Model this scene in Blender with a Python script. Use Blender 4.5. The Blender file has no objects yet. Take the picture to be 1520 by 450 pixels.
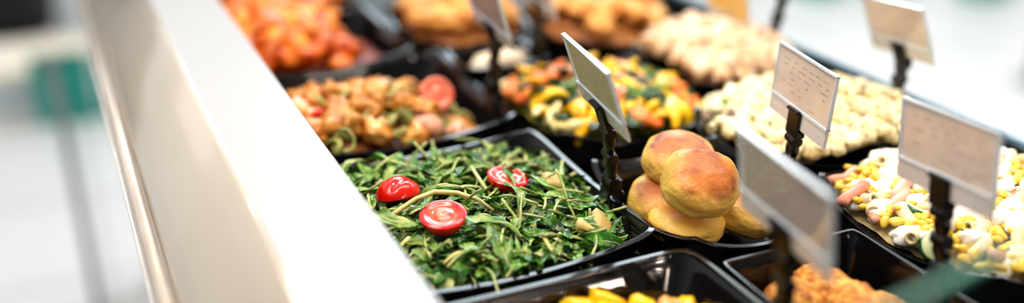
import bpy, bmesh, math, random
from mathutils import Vector, Matrix, Quaternion, noise
RND = random.Random(11)
C = bpy.context.scene.collection
PI = math.pi

# ------------------------------------------------------------------ materials
def newmat(name):
    m = bpy.data.materials.new(name); m.use_nodes = True
    nt = m.node_tree; b = nt.nodes['Principled BSDF']
    return m, nt, b
def col4(c): return (c[0], c[1], c[2], 1)
def mat(name, cols, scale=60, rough=.45, bump=0, bscale=200, sss=0, coat=0, metal=0, spec=.5, detail=4, rnd=.12, trans=0):
    """cols: list of colours laid on a noise ramp; rnd: per-object brightness variation"""
    m, nt, b = newmat(name); N = nt.nodes; L = nt.links
    tc = N.new('ShaderNodeTexCoord'); no = N.new('ShaderNodeTexNoise'); no.inputs['Scale'].default_value = scale
    no.inputs['Detail'].default_value = detail
    oi = N.new('ShaderNodeObjectInfo')
    ad = N.new('ShaderNodeVectorMath'); ad.operation = 'ADD'
    sc_ = N.new('ShaderNodeVectorMath'); sc_.operation = 'SCALE'; sc_.inputs[0].default_value = (1, 2, 3)
    L.new(oi.outputs['Random'], sc_.inputs['Scale'])
    L.new(tc.outputs['Object'], ad.inputs[0]); L.new(sc_.outputs[0], ad.inputs[1]); L.new(ad.outputs[0], no.inputs['Vector'])
    if len(cols) == 1: cols = [cols[0], cols[0]]
    r = N.new('ShaderNodeValToRGB'); el = r.color_ramp.elements
    lo, hi = .34, .66
    el[0].position = lo; el[0].color = col4(cols[0]); el[1].position = hi; el[1].color = col4(cols[-1])
    for i, c in enumerate(cols[1:-1]):
        e = el.new(lo + (hi - lo) * (i + 1) / (len(cols) - 1)); e.color = col4(c)
    L.new(no.outputs['Fac'], r.inputs['Fac'])
    hs = N.new('ShaderNodeHueSaturation')
    mr = N.new('ShaderNodeMapRange'); mr.inputs['To Min'].default_value = 1 - rnd; mr.inputs['To Max'].default_value = 1 + rnd
    L.new(oi.outputs['Random'], mr.inputs['Value']); L.new(mr.outputs[0], hs.inputs['Value'])
    L.new(r.outputs['Color'], hs.inputs['Color']); L.new(hs.outputs[0], b.inputs['Base Color'])
    b.inputs['Roughness'].default_value = rough; b.inputs['Metallic'].default_value = metal
    b.inputs['Specular IOR Level'].default_value = spec
    b.inputs['Coat Weight'].default_value = coat; b.inputs['Coat Roughness'].default_value = .08
    b.inputs['Transmission Weight'].default_value = trans
    if sss:
        b.inputs['Subsurface Weight'].default_value = sss; b.inputs['Subsurface Scale'].default_value = .004
        b.inputs['Subsurface Radius'].default_value = (1, .5, .25)
    if bump:
        n2 = N.new('ShaderNodeTexNoise'); n2.inputs['Scale'].default_value = bscale; n2.inputs['Detail'].default_value = 3
        L.new(ad.outputs[0], n2.inputs['Vector'])
        bp = N.new('ShaderNodeBump'); bp.inputs['Strength'].default_value = bump; bp.inputs['Distance'].default_value = .002
        L.new(n2.outputs['Fac'], bp.inputs['Height']); L.new(bp.outputs[0], b.inputs['Normal'])
    return m
def patty_mat(name, base, mid, dark, amount=.55, bump=.35):
    """pan-fried: browned on the upper face, pale dough on the sides"""
    m = mat(name, [base, tuple(c * .93 for c in base)], 90, .5, bump, 500, sss=.15, coat=.15, rnd=.05)
    nt = m.node_tree; N = nt.nodes; L = nt.links; b = N['Principled BSDF']
    hs = [n for n in N if n.type == 'HUE_SAT'][0]
    tc = N.new('ShaderNodeTexCoord'); sx = N.new('ShaderNodeSeparateXYZ'); L.new(tc.outputs['Object'], sx.inputs[0])
    ln = N.new('ShaderNodeVectorMath'); ln.operation = 'LENGTH'
    mp = N.new('ShaderNodeMapping'); mp.inputs['Scale'].default_value = (1, 1, 0); L.new(tc.outputs['Object'], mp.inputs[0]); L.new(mp.outputs[0], ln.inputs[0])
    no = N.new('ShaderNodeTexNoise'); no.inputs['Scale'].default_value = 48; no.inputs['Detail'].default_value = 6; L.new(tc.outputs['Object'], no.inputs['Vector'])
    # f = (amount) - dist*k + noise, only where z is high
    k = N.new('ShaderNodeMath'); k.operation = 'MULTIPLY'; k.inputs[1].default_value = -34; L.new(ln.outputs['Value'], k.inputs[0])
    a = N.new('ShaderNodeMath'); a.operation = 'ADD'; L.new(k.outputs[0], a.inputs[0]); L.new(no.outputs['Fac'], a.inputs[1])
    a2 = N.new('ShaderNodeMath'); a2.operation = 'ADD'; L.new(a.outputs[0], a2.inputs[0]); a2.inputs[1].default_value = amount
    zz = N.new('ShaderNodeMapRange'); zz.inputs['From Min'].default_value = .003; zz.inputs['From Max'].default_value = .011; L.new(sx.outputs['Z'], zz.inputs['Value'])
    mu = N.new('ShaderNodeMath'); mu.operation = 'MULTIPLY'; L.new(a2.outputs[0], mu.inputs[0]); L.new(zz.outputs[0], mu.inputs[1])
    r = N.new('ShaderNodeValToRGB'); e = r.color_ramp.elements
    e[0].position = .18; e[0].color = (0, 0, 0, 1); e[1].position = .8; e[1].color = (1, 1, 1, 1); L.new(mu.outputs[0], r.inputs['Fac'])
    mx = N.new('ShaderNodeMix'); mx.data_type = 'RGBA'; L.new(r.outputs['Color'], mx.inputs[0]); L.new(hs.outputs[0], mx.inputs[6])
    r2 = N.new('ShaderNodeValToRGB'); e = r2.color_ramp.elements; e[0].position = .35; e[0].color = col4(mid); e[1].position = .72; e[1].color = col4(dark); L.new(no.outputs['Fac'], r2.inputs['Fac'])
    L.new(r2.outputs['Color'], mx.inputs[7]); L.new(mx.outputs[2], b.inputs['Base Color'])
    return m
def tomato_cut_mat():
    m, nt, b = newmat('tomato_cut_face'); N = nt.nodes; L = nt.links
    tc = N.new('ShaderNodeTexCoord'); mp = N.new('ShaderNodeMapping'); mp.inputs['Scale'].default_value = (62, 62, 0); L.new(tc.outputs['Object'], mp.inputs[0])
    ln = N.new('ShaderNodeVectorMath'); ln.operation = 'LENGTH'; L.new(mp.outputs[0], ln.inputs[0])
    no = N.new('ShaderNodeTexNoise'); no.inputs['Scale'].default_value = 150; no.inputs['Detail'].default_value = 3; L.new(tc.outputs['Object'], no.inputs['Vector'])
    a = N.new('ShaderNodeMath'); a.operation = 'MULTIPLY_ADD'; a.inputs[1].default_value = .5; L.new(no.outputs['Fac'], a.inputs[0]); L.new(ln.outputs['Value'], a.inputs[2])
    r = N.new('ShaderNodeValToRGB'); e = r.color_ramp.elements
    e[0].position = .3; e[0].color = (.78, .16, .07, 1); e[1].position = 1.12; e[1].color = (.72, .012, .008, 1)
    for p, c in ((.45, (.8, .24, .10, 1)), (.6, (.66, .03, .01, 1)), (.75, (.74, .11, .03, 1)), (.9, (.75, .03, .012, 1))):
        x = e.new(p); x.color = c
    L.new(a.outputs[0], r.inputs['Fac']); L.new(r.outputs['Color'], b.inputs['Base Color'])
    b.inputs['Roughness'].default_value = .18; b.inputs['Coat Weight'].default_value = .6
    bp = N.new('ShaderNodeBump'); bp.inputs['Strength'].default_value = .5; bp.inputs['Distance'].default_value = .002; L.new(a.outputs[0], bp.inputs['Height']); L.new(bp.outputs[0], b.inputs['Normal'])
    return m

M = {}
M['bowl'] = mat('black_melamine', [(.004, .004, .0045), (.007, .006, .006)], 8, .12, 0, spec=.45, coat=.1, rnd=0)
M['deck'] = mat('dark_deck', [(.004, .004, .005)], 8, .5, 0, rnd=0)
M['clip'] = mat('black_plastic', [(.006, .005, .005), (.01, .009, .008)], 40, .3, .05, 300, rnd=0)
M['ledge'] = mat('white_ledge', [(.39, .40, .415), (.41, .415, .425)], 3, .35, 0, rnd=0)
M['ground'] = mat('tile_floor', [(.62, .585, .56), (.7, .67, .65)], 2, .35, 0, rnd=0)
M['steel'] = mat('brushed_steel', [(.55, .58, .6), (.62, .66, .7)], 20, .25, 0, metal=.9, rnd=0)
M['rail'] = mat('cream_rail', [(.5, .43, .36), (.6, .54, .48)], 12, .22, 0, metal=.35, rnd=0)
M['railtrim'] = mat('grey_rail_trim', [(.3, .29, .27), (.4, .38, .36)], 12, .35, 0, metal=.4, rnd=0)
M['paper'] = mat('tan_paper', [(.66, .56, .49), (.7, .6, .53)], 30, .75, 0, rnd=.03)
M['paper_green'] = mat('olive_paper', [(.55, .53, .30), (.6, .57, .35)], 60, .6, 0, rnd=.02)
M['paper_grey'] = mat('grey_paper', [(.46, .40, .36), (.51, .45, .40)], 30, .75, 0, rnd=.02)
M['paper_yellow'] = mat('yellow_paper', [(.85, .55, .12), (.9, .6, .16)], 30, .7, 0, rnd=.02)
M['ink'] = mat('faded_print', [(.46, .38, .33), (.58, .49, .43)], 200, .8, 0, rnd=0)
M['strip'] = mat('frosted_strip', [(.62, .59, .57), (.68, .66, .65)], 30, .25, 0, rnd=0)
M['strip_edge'] = mat('clear_edge', [(.60, .66, .72), (.68, .74, .8)], 30, .12, 0, rnd=0)
def clear_mat(name, col, mixv):
    m, nt, b = newmat(name); N = nt.nodes; L = nt.links
    tr = N.new('ShaderNodeBsdfTransparent'); gl = N.new('ShaderNodeBsdfGlossy'); gl.inputs['Roughness'].default_value = .05
    gl.inputs['Color'].default_value = col4(col); mx = N.new('ShaderNodeMixShader'); mx.inputs[0].default_value = mixv
    L.new(tr.outputs[0], mx.inputs[1]); L.new(gl.outputs[0], mx.inputs[2]); L.new(mx.outputs[0], N['Material Output'].inputs[0]); return m
M['clear'] = clear_mat('clear_acrylic', (.85, .92, 1), .05)
M['leaf'] = mat('rocket_green', [(.006, .032, .004), (.025, .14, .008), (.085, .28, .018), (.26, .44, .06)], 70, .22, .6, 260, coat=.3, rnd=.35)
M['leaf2'] = mat('rocket_pale_green', [(.06, .18, .015), (.17, .33, .04), (.40, .48, .12)], 80, .3, .4, 260, coat=0.14, rnd=.3)
M['stem'] = mat('rocket_sprig', [(.25, .34, .08), (.46, .50, .18), (.55, .56, .27)], 60, .3, .1, coat=0.14, rnd=.25)
M['stemy'] = mat('yellow_stem', [(.55, .50, .14), (.68, .60, .25)], 60, .35, .1, coat=0.14, rnd=.15)
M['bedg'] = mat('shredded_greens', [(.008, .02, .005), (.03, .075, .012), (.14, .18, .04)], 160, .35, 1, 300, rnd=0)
M['tom'] = mat('tomato_skin', [(.62, .008, .004), (.78, .02, .006)], 40, .12, 0, coat=0.23, sss=.1, rnd=.04)
M['tomcut'] = tomato_cut_mat()
M['tompale'] = mat('pale_tomato_face', [(.80, .14, .07), (.84, .30, .2)], 120, .25, .3, coat=.3, rnd=0)
M['crouton'] = mat('pale_cheese', [(.6, .42, .14), (.72, .56, .24)], 70, .45, .2, sss=.1, rnd=.08)
M['patty'] = patty_mat('fried_dough', (.90, .60, .15), (.62, .20, .022), (.20, .035, .006), .86)
M['patty2'] = patty_mat('fried_dough_dark', (.86, .54, .11), (.56, .18, .025), (.20, .04, .008), .62)
M['crumb'] = mat('breadcrumb', [(.36, .11, .012), (.62, .25, .035), (.76, .42, .10)], 170, .6, 1, 420, rnd=.08, coat=0.05)
M['chick'] = mat('marinated_chicken', [(.30, .09, .012), (.60, .24, .035), (.74, .40, .12)], 55, .32, .6, 160, sss=.1, coat=0.16, rnd=.18)
M['pink'] = mat('pink_chicken', [(.72, .33, .2), (.8, .5, .34)], 55, .35, .4, 160, sss=.1, coat=0.14, rnd=.1)
M['noodle'] = mat('zucchini_ribbon', [(.22, .28, .05), (.5, .5, .16), (.62, .58, .28)], 60, .35, .2, rnd=.2, coat=0.14)
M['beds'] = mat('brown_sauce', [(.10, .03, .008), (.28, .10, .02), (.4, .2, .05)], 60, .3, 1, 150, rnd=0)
M['red'] = mat('red_sauce_wing', [(.24, .016, .002), (.64, .11, .004), (.86, .24, .010), (.9, .40, .05)], 42, .3, .6, 120, sss=.05, coat=0.18, rnd=.25)
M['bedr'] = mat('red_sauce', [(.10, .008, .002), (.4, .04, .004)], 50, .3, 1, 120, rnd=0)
M['yel'] = mat('yellow_pepper', [(.90, .48, .004), (.95, .62, .015)], 40, .22, .1, sss=.1, coat=0.18, rnd=.1)
M['ypale'] = mat('pale_pepper', [(.72, .58, .20), (.80, .70, .36)], 40, .3, .1, sss=.1, coat=0.14, rnd=.12)
M['orange'] = mat('orange_carrot', [(.82, .16, .02), (.88, .27, .05)], 50, .3, .15, coat=0.14, rnd=.12)
M['greenveg'] = mat('green_vegetable', [(.03, .10, .015), (.10, .22, .03), (.3, .42, .12)], 45, .3, .3, coat=0.14, rnd=.3)
M['dgreen'] = mat('dark_leaf', [(.012, .04, .01), (.03, .10, .02)], 45, .28, .4, coat=0.18, rnd=.3)
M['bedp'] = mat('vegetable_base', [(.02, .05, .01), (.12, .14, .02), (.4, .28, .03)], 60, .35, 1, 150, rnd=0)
M['fried'] = mat('golden_batter', [(.58, .22, .05), (.78, .38, .09), (.86, .52, .2)], 28, .45, .5, 120, coat=0.05, rnd=.1)
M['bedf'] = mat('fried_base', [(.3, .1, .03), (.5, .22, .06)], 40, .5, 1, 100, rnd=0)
M['cream'] = mat('creamy_pasta', [(.72, .56, .26), (.84, .73, .44), (.88, .8, .58)], 50, .35, .3, 140, sss=.12, coat=0.11, rnd=.1)
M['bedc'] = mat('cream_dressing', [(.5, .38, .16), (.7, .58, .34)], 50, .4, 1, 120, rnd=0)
M['mush'] = mat('mushroom', [(.16, .10, .06), (.34, .24, .16)], 60, .4, .3, rnd=.2)
M['peach'] = mat('peach_meat', [(.74, .46, .25), (.84, .62, .42), (.88, .74, .58)], 50, .4, .4, 140, sss=.1, coat=0.09, rnd=.1)
M['bedpe'] = mat('peach_base', [(.45, .24, .11), (.68, .46, .28)], 50, .45, 1, 120, rnd=0)
M['eggw'] = mat('egg_white', [(.84, .80, .70), (.9, .87, .8)], 30, .25, 0, sss=.2, coat=0.14, rnd=.03)
M['yolk'] = mat('egg_yolk', [(.85, .52, .04), (.9, .6, .1)], 60, .5, .2, rnd=.05)
M['corn'] = mat('sweetcorn', [(.86, .52, .03), (.92, .66, .1)], 60, .22, 0, sss=.1, coat=0.18, rnd=.08)
M['crab'] = mat('pink_crab_stick', [(.82, .28, .16), (.86, .5, .36)], 60, .35, .2, sss=.1, rnd=.08)
M['cheese'] = mat('soft_cheese', [(.86, .72, .52), (.9, .8, .64)], 30, .4, .2, sss=.1, rnd=.04)
M['cucskin'] = mat('cucumber_skin', [(.02, .09, .03), (.05, .17, .06)], 60, .25, 0, coat=0.14, rnd=.1)
M['cucflesh'] = mat('cucumber_flesh', [(.5, .58, .28), (.62, .68, .4)], 60, .3, 0, sss=.1, rnd=.1)
M['teal'] = mat('teal_plastic', [(.03, .33, .27), (.06, .42, .35)], 5, .45, 0, rnd=0)
M['whitebox'] = mat('white_enamel', [(.75, .8, .84), (.8, .84, .88)], 5, .4, 0, rnd=0)
M['warmwhite'] = mat('warm_white_panel', [(.95, .84, .68), (1, .9, .78)], 5, .5, 0, rnd=0)
M['dark'] = mat('dark_plastic', [(.02, .018, .02)], 5, .5, 0, rnd=0)
M['greywall'] = mat('pale_wall', [(.68, .70, .70), (.74, .75, .74)], 1.2, .6, 0, rnd=0)
M['postgrey'] = mat('grey_post', [(.30, .31, .31), (.38, .38, .38)], 5, .4, 0, metal=.3, rnd=0)
M['glassgreen'] = clear_mat('green_glass', (.5, .9, .75), .06)
M['glassedge'] = mat('green_glass_edge', [(.05, .20, .14), (.07, .25, .18)], 10, .3, 0, rnd=0)

# ------------------------------------------------------------------ helpers
def link(o, parent=None):
    C.objects.link(o)
    if parent: o.parent = parent
    return o
def me_from(bm, name, mats, smooth=True):
    bmesh.ops.recalc_face_normals(bm, faces=bm.faces)
    me = bpy.data.meshes.new(name); bm.to_mesh(me); bm.free()
    for m in (mats if isinstance(mats, (list, tuple)) else [mats]): me.materials.append(m)
    if smooth:
        for p in me.polygons: p.use_smooth = True
    return me
def obj(name, me, parent=None, loc=None, rot=None):
    o = bpy.data.objects.new(name, me)
    if loc is not None: o.location = loc
    if rot is not None: o.rotation_euler = rot
    return link(o, parent)
def tag(o, label, cat, group=None, kind=None):
    o['label'] = label; o['category'] = cat
    if group: o['group'] = group
    if kind: o['kind'] = kind
    return o
def empty(name, loc, rz=0):
    o = bpy.data.objects.new(name, None); o.location = loc; o.rotation_euler = (0, 0, rz); o.empty_display_size = .01
    return link(o)
def box(bm, c, s, mtx=None, mi=0):
    r = bmesh.ops.create_cube(bm, size=1); vs = r['verts']
    for v in vs:
        v.co = Vector((v.co.x * s[0] + c[0], v.co.y * s[1] + c[1], v.co.z * s[2] + c[2]))
        if mtx: v.co = mtx @ v.co
    for f in {f for v in vs for f in v.link_faces}: f.material_index = mi
    return vs
def bev(bm, w, seg=2):
    bmesh.ops.bevel(bm, geom=bm.edges[:], offset=w, segments=seg, affect='EDGES', clamp_overlap=True)
def tube(bm, pts, rad, n=10, cap=True, flat=1.0, mi=0, hollow=0):
    pts = [Vector(p) for p in pts]; rings = []; inner = []
    up = Vector((0, 0, 1))
    for i, p in enumerate(pts):
        t = (pts[min(i + 1, len(pts) - 1)] - pts[max(i - 1, 0)]).normalized()
        a = t.cross(up)
        if a.length < 1e-3: a = t.cross(Vector((0, 1, 0)))
        a.normalize(); b = a.cross(t).normalized()
        r = rad[i] if isinstance(rad, (list, tuple)) else rad
        rings.append([bm.verts.new(p + (a * math.cos(q) + b * math.sin(q) * flat) * r) for q in [2 * PI * k / n for k in range(n)]])
        if hollow: inner.append([bm.verts.new(p + (a * math.cos(q) + b * math.sin(q) * flat) * r * hollow) for q in [2 * PI * k / n for k in range(n)]])
    def skin(R):
        for A, B in zip(R, R[1:]):
            for k in range(n): bm.faces.new((A[k], A[(k + 1) % n], B[(k + 1) % n], B[k])).material_index = mi
    skin(rings)
    if hollow:
        skin(inner)
        for A, B in ((rings[0], inner[0]), (rings[-1], inner[-1])):
            for k in range(n): bm.faces.new((A[k], A[(k + 1) % n], B[(k + 1) % n], B[k])).material_index = mi
    elif cap:
        for R in (rings[0], rings[-1]): bm.faces.new(R).material_index = mi
def nz(v, s, seed): return noise.noise(Vector((v[0] * s + seed * 7.1, v[1] * s - seed * 3.3, v[2] * s + seed)))

# ------------------------------------------------------------------ food piece meshes (built about the origin, +z up)
def blob(name, m, sx, sy, sz, amp, freq, seed, sub=3, boxy=0.0, fine=0):
    bm = bmesh.new(); bmesh.ops.create_icosphere(bm, subdivisions=sub, radius=1)
    for v in bm.verts:
        d = v.co.normalized()
        if boxy:
            p = 2 + boxy
            k = (abs(d.x) ** p + abs(d.y) ** p + abs(d.z) ** p) ** (-1 / p); d = d * k
        k = 1 + amp * nz(d, freq, seed) + amp * .5 * nz(d, freq * 2.3, seed + 5) + fine * nz(d, freq * 9, seed + 9)
        v.co = Vector((d.x * sx * k, d.y * sy * k, d.z * sz * k))
    return me_from(bm, name, m)
def strip_piece(name, m, L, w, t, curl, seed, skin=None):
    """curved pepper/meat strip: flat rounded section swept along an arc"""
    r = random.Random(seed); bm = bmesh.new(); n = 12; pts = []; rad = []
    for i in range(n + 1):
        u = i / n - .5; a = u * curl
        R = L / max(abs(curl), .05)
        pts.append((math.sin(a) * R, (1 - math.cos(a)) * R, .08 * L * math.sin(u * 5 + seed)))
        rad.append(w * (1 - (abs(u) * 2) ** 5 * .65) * (1 + .15 * math.sin(u * 9 + seed)))
    tube(bm, pts, rad, 10, True, t)
    return me_from(bm, name, m)
def tube_piece(name, m, L, r_, curl, seed, hollow=.6):
    bm = bmesh.new(); n = 8; pts = []
    R = L / max(abs(curl), .05)
    for i in range(n + 1):
        a = (i / n - .5) * curl; pts.append((math.sin(a) * R, (1 - math.cos(a)) * R, 0))
    tube(bm, pts, r_, 12, True, 1, 0, hollow)
    return me_from(bm, name, m)
def slice_piece(name, mrim, mface, R, t, seed, amp=.05):
    bm = bmesh.new(); n = 28; rings = []
    prof = [(.0, -t), (.9, -t), (1, -t * .5), (1, t * .5), (.93, t), (.0, t)]
    for pr_, pz in prof:
        rings.append([bm.verts.new((R * pr_ * (1 + amp * math.sin(3 * a + seed)) * math.cos(a), R * pr_ * (1 + amp * math.cos(2 * a + seed)) * math.sin(a), pz + .12 * R * pr_ * math.sin(a + seed))) for a in [2 * PI * k / n for k in range(n)]])
    for j, (A, B) in enumerate(zip(rings, rings[1:])):
        for k in range(n):
            f = bm.faces.new((A[k], A[(k + 1) % n], B[(k + 1) % n], B[k])); f.material_index = 0 if 1 <= j <= 3 else 1
    bmesh.ops.remove_doubles(bm, verts=bm.verts, dist=1e-6)
    return me_from(bm, name, [mrim, mface])
def wavy_leaf(name, m, L, W, seed, lobes=3, curl=1.0):
    """a lobed salad leaf with a bent midrib, slightly folded along it"""
    r = random.Random(seed); bm = bmesh.new(); n = 22; rows = []
    ph = r.uniform(0, 6); bz = r.uniform(-.5, .5) * curl; by = r.uniform(-.4, .4); fold = r.uniform(.15, .6)
    for i in range(n + 1):
        u = i / n
        w = W * (math.sin(PI * min(1, u * .93 + .05)) ** .7) * (.62 + .38 * abs(math.sin(u * PI * lobes + .5))) * (.35 + .65 * u ** .5)
        if i == n: w = W * .08
        cx_ = (u - .5) * L; cy_ = by * L * (u - .5) ** 2; cz_ = bz * L * (.25 - (u - .5) ** 2) + .05 * L * math.sin(u * 7 + ph)
        row = []
        for j in range(-3, 4):
            q = j / 3
            back = .12 * L * abs(q) * (.5 - abs(math.sin(u * PI * lobes)) * .5)
            row.append(bm.verts.new((cx_ + back, cy_ + q * w, cz_ + abs(q) * w * fold + .16 * w * math.sin(9 * u + q * 4 + ph))))
        rows.append(row)
    for A, B in zip(rows, rows[1:]):
        for j in range(6): bm.faces.new((A[j], A[j + 1], B[j + 1], B[j]))
    mid = [Vector((v[3].co)) for v in rows]
    return me_from(bm, name, m), mid

# ------------------------------------------------------------------ bowls
BZ = -.050   # where the bowls stand
class Bowl:
    def __init__(s, x0, x1, y0, y1, bow=.008, sag=.008, bowy=None, p=16, top=0., th=.0026, taper=.76, rot=0, lip=.0022):
        s.cx, s.cy = (x0 + x1) / 2, (y0 + y1) / 2; s.hx, s.hy = (x1 - x0) / 2, (y1 - y0) / 2
        s.bowy = bow if bowy is None else bowy; s.bow, s.sag, s.p, s.top, s.th, s.taper, s.rot, s.lip = bow, sag, p, top, th, taper, rot, lip
    def unit(s, a):
        c, d = math.cos(a), math.sin(a); p = s.p
        k = (abs(c) ** p + abs(d) ** p) ** (-1 / p); return c * k, d * k
    def rim(s, a, inset=0, z=None):
        """point at angle a of the wall; z None = on the rim"""
        u, v = s.unit(a); e = min(abs(u), abs(v)) / max(abs(u), abs(v), 1e-6)
        zr = s.top - s.sag * (1 - e * e)
        zz = zr if z is None else min(z, zr)
        f = (zz - BZ) / (s.top - BZ)
        k = s.taper + (1 - s.taper) * f ** .8
        x = (s.hx * u + s.bow * (1 - v * v) * (u / max(abs(u), .001) if abs(u) > abs(v) else u) ) * k
        y = (s.hy * v + s.bowy * (1 - u * u) * (v / max(abs(v), .001) if abs(v) > abs(u) else v) ) * k
        L = math.hypot(x, y); x *= (L - inset) / L; y *= (L - inset) / L
        c, d = math.cos(s.rot), math.sin(s.rot)
        return Vector((s.cx + x * c - y * d, s.cy + x * d + y * c, zz))
    def inside(s, x, y, z, margin):
        dx, dy = x - s.cx, y - s.cy; c, d = math.cos(-s.rot), math.sin(-s.rot); dx, dy = dx * c - dy * d, dx * d + dy * c
        f = max(0, (z - BZ)) / (s.top - BZ); k = s.taper + (1 - s.taper) * min(1, f) ** .8
        hx = s.hx + s.bow * max(0, 1 - (dy / s.hy) ** 2); hy = s.hy + s.bowy * max(0, 1 - (dx / s.hx) ** 2)
        return ((abs(dx) / hx) ** s.p + (abs(dy) / hy) ** s.p) ** (1 / s.p) < k - margin / s.hx
    def build(s, name, label, n=160):
        bm = bmesh.new(); A = [2 * PI * k / n + .0001 for k in range(n)]; th = s.th
        H = s.top - BZ
        rings = []
        zs = [BZ, BZ + .003] + [BZ + H * q for q in (.2, .4, .6, .8, .93)]
        rings.append([s.rim(a, .006, BZ) for a in A])
        for z in zs[1:]: rings.append([s.rim(a, 0, min(z, s.rim(a).z - .003)) for a in A])
        def shift(a, ins, dz): p = s.rim(a, ins); p.z += dz; return p
        l_ = s.lip                                                     # flat lip with crisp edges
        for ins, dz in ((-l_ * .2, -.0026), (-l_ * .9, -.0024), (-l_, -.0022), (-l_, -.0006), (-l_ + .00015, -.00015), (-l_ + .0005, 0), (-l_ + .0008, 0), (th - .0008, 0), (th - .0005, 0), (th - .00015, -.00015), (th, -.0006), (th, -.0012)):
            rings.append([shift(a, ins, dz) for a in A])
        for q in (.93, .8, .6, .4, .2, .1): rings.append([s.rim(a, th, min(BZ + H * q, s.rim(a).z - .002)) for a in A])
        rings.append([s.rim(a, th + .008, BZ + .003) for a in A])
        R = [[bm.verts.new(p) for p in r] for r in rings]
        for P, Q in zip(R, R[1:]):
            for k in range(n): bm.faces.new((P[k], P[(k + 1) % n], Q[(k + 1) % n], Q[k]))
        bm.faces.new(R[0]); bm.faces.new(R[-1])
        c = Vector((s.cx, s.cy, BZ))
        for v in bm.verts: v.co -= c
        o = obj(name, me_from(bm, name, M['bowl']), None, c)
        md = o.modifiers.new('ws', 'WEIGHTED_NORMAL') if False else None
        tag(o, label, 'serving bowl')
        return o
    def bed(s, name, label, h, m, cat='salad', amp=.004, freq=90, seed=1):
        """the packed mass under the loose pieces"""
        bm = bmesh.new(); n = 72; nr = 16; rows = []
        for j in range(nr + 1):
            t = j / nr; row = []
            for k in range(n):
                a = 2 * PI * k / n
                e = s.rim(a, s.th + .0015, -.02)
                x = s.cx + (e.x - s.cx) * t; y = s.cy + (e.y - s.cy) * t
                z = max(BZ + .006, h(x, y))
                if t == 1 or True:
                    lim = s.rim(a, s.th + .0015, z); mx = math.hypot(lim.x - s.cx, lim.y - s.cy); q = math.hypot(e.x - s.cx, e.y - s.cy)
                    f = min(mx / q, 1.15) if t == 1 else 1
                    x = s.cx + (e.x - s.cx) * min(t * f, mx / q); y = s.cy + (e.y - s.cy) * min(t * f, mx / q)
                z += amp * noise.noise(Vector((x * freq, y * freq, seed)))
                row.append(bm.verts.new((x - s.cx, y - s.cy, z - BZ)))
                if j == 0: break
            rows.append(row)
        for k in range(n): bm.faces.new((rows[0][0], rows[1][k], rows[1][(k + 1) % n]))
        for A_, B_ in zip(rows[1:], rows[2:]):
            for k in range(n): bm.faces.new((A_[k], B_[k], B_[(k + 1) % n], A_[(k + 1) % n]))
        o = obj(name, me_from(bm, name, m), None, (s.cx, s.cy, BZ))
        return tag(o, label, cat, kind='stuff')

def mound(ex, ey, rx, ry, zt, zb, pw=.8, tilt=(0, 0)):
    def h(x, y):
        d = ((x - ex) / rx) ** 2 + ((y - ey) / ry) ** 2
        return zb + (zt - zb) * max(0, 1 - d) ** pw + tilt[0] * (x - ex) + tilt[1] * (y - ey)
    h.reg = (ex, ey, rx, ry); return h

def place(name, me, loc, q, label, cat, group, parts=()):
    o = bpy.data.objects.new(name, me); o.location = loc; o.rotation_mode = 'QUATERNION'; o.rotation_quaternion = q
    C.objects.link(o); tag(o, label, cat, group)
    for pn, pm in parts:
        c = bpy.data.objects.new(pn, pm); C.objects.link(c); c.parent = o
    return o
def slope_q(h, x, y, rnd, yaw=None, jit=.4):
    e = .004; nx = -(h(x + e, y) - h(x - e, y)) / (2 * e); ny = -(h(x, y + e) - h(x, y - e)) / (2 * e)
    nx = max(-.8, min(.8, nx)); ny = max(-.8, min(.8, ny))
    nrm = Vector((nx + rnd.uniform(-jit, jit), ny + rnd.uniform(-jit, jit), 1)).normalized()
    q = Vector((0, 0, 1)).rotation_difference(nrm)
    return q @ Quaternion((0, 0, 1), rnd.uniform(0, 2 * PI) if yaw is None else yaw)
def scatter(bowl, h, kinds, n, spacing, seed, lift=.3, margin=.008, reg=1.0, jit=.4, keep=()):
    """kinds: list of (weight, name, [mesh|(mesh,parts)], label, category, group, thickness); spread evenly then seated on the mound"""
    r = random.Random(seed); pts = [Vector((k[0], k[1])) for k in keep]; nk = len(pts); out = 0; tries = 0
    ex, ey, rx, ry = h.reg; sp = spacing
    while out < n and tries < n * 80:
        tries += 1
        if tries % (n * 10) == 0: sp *= .85
        x = ex + rx * r.uniform(-reg, reg); y = ey + ry * r.uniform(-reg, reg)
        if ((x - ex) / rx) ** 2 + ((y - ey) / ry) ** 2 > reg * reg: continue
        z = h(x, y)
        if not bowl.inside(x, y, z, margin): continue
        if any((p.x - x) ** 2 + (p.y - y) ** 2 < sp * sp for p in pts): continue
        pts.append(Vector((x, y))); out += 1
        w = r.uniform(0, sum(k[0] for k in kinds))
        for k in kinds:
            w -= k[0]
            if w <= 0: break
        me = r.choice(k[2]); parts = ()
        if isinstance(me, tuple): me, parts = me
        place(k[1], me, (x, y, z + k[6] * lift + r.uniform(-.0015, .0025)), slope_q(h, x, y, r, None, jit), k[3], k[4], k[5], parts)
    return out

# ------------------------------------------------------------------ setting and the counter
bm = bmesh.new(); box(bm, (1, 3.5, -.925), (14, 14, .05))
fl = obj('floor', me_from(bm, 'floor', M['ground'], False)); fl['kind'] = 'structure'
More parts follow.
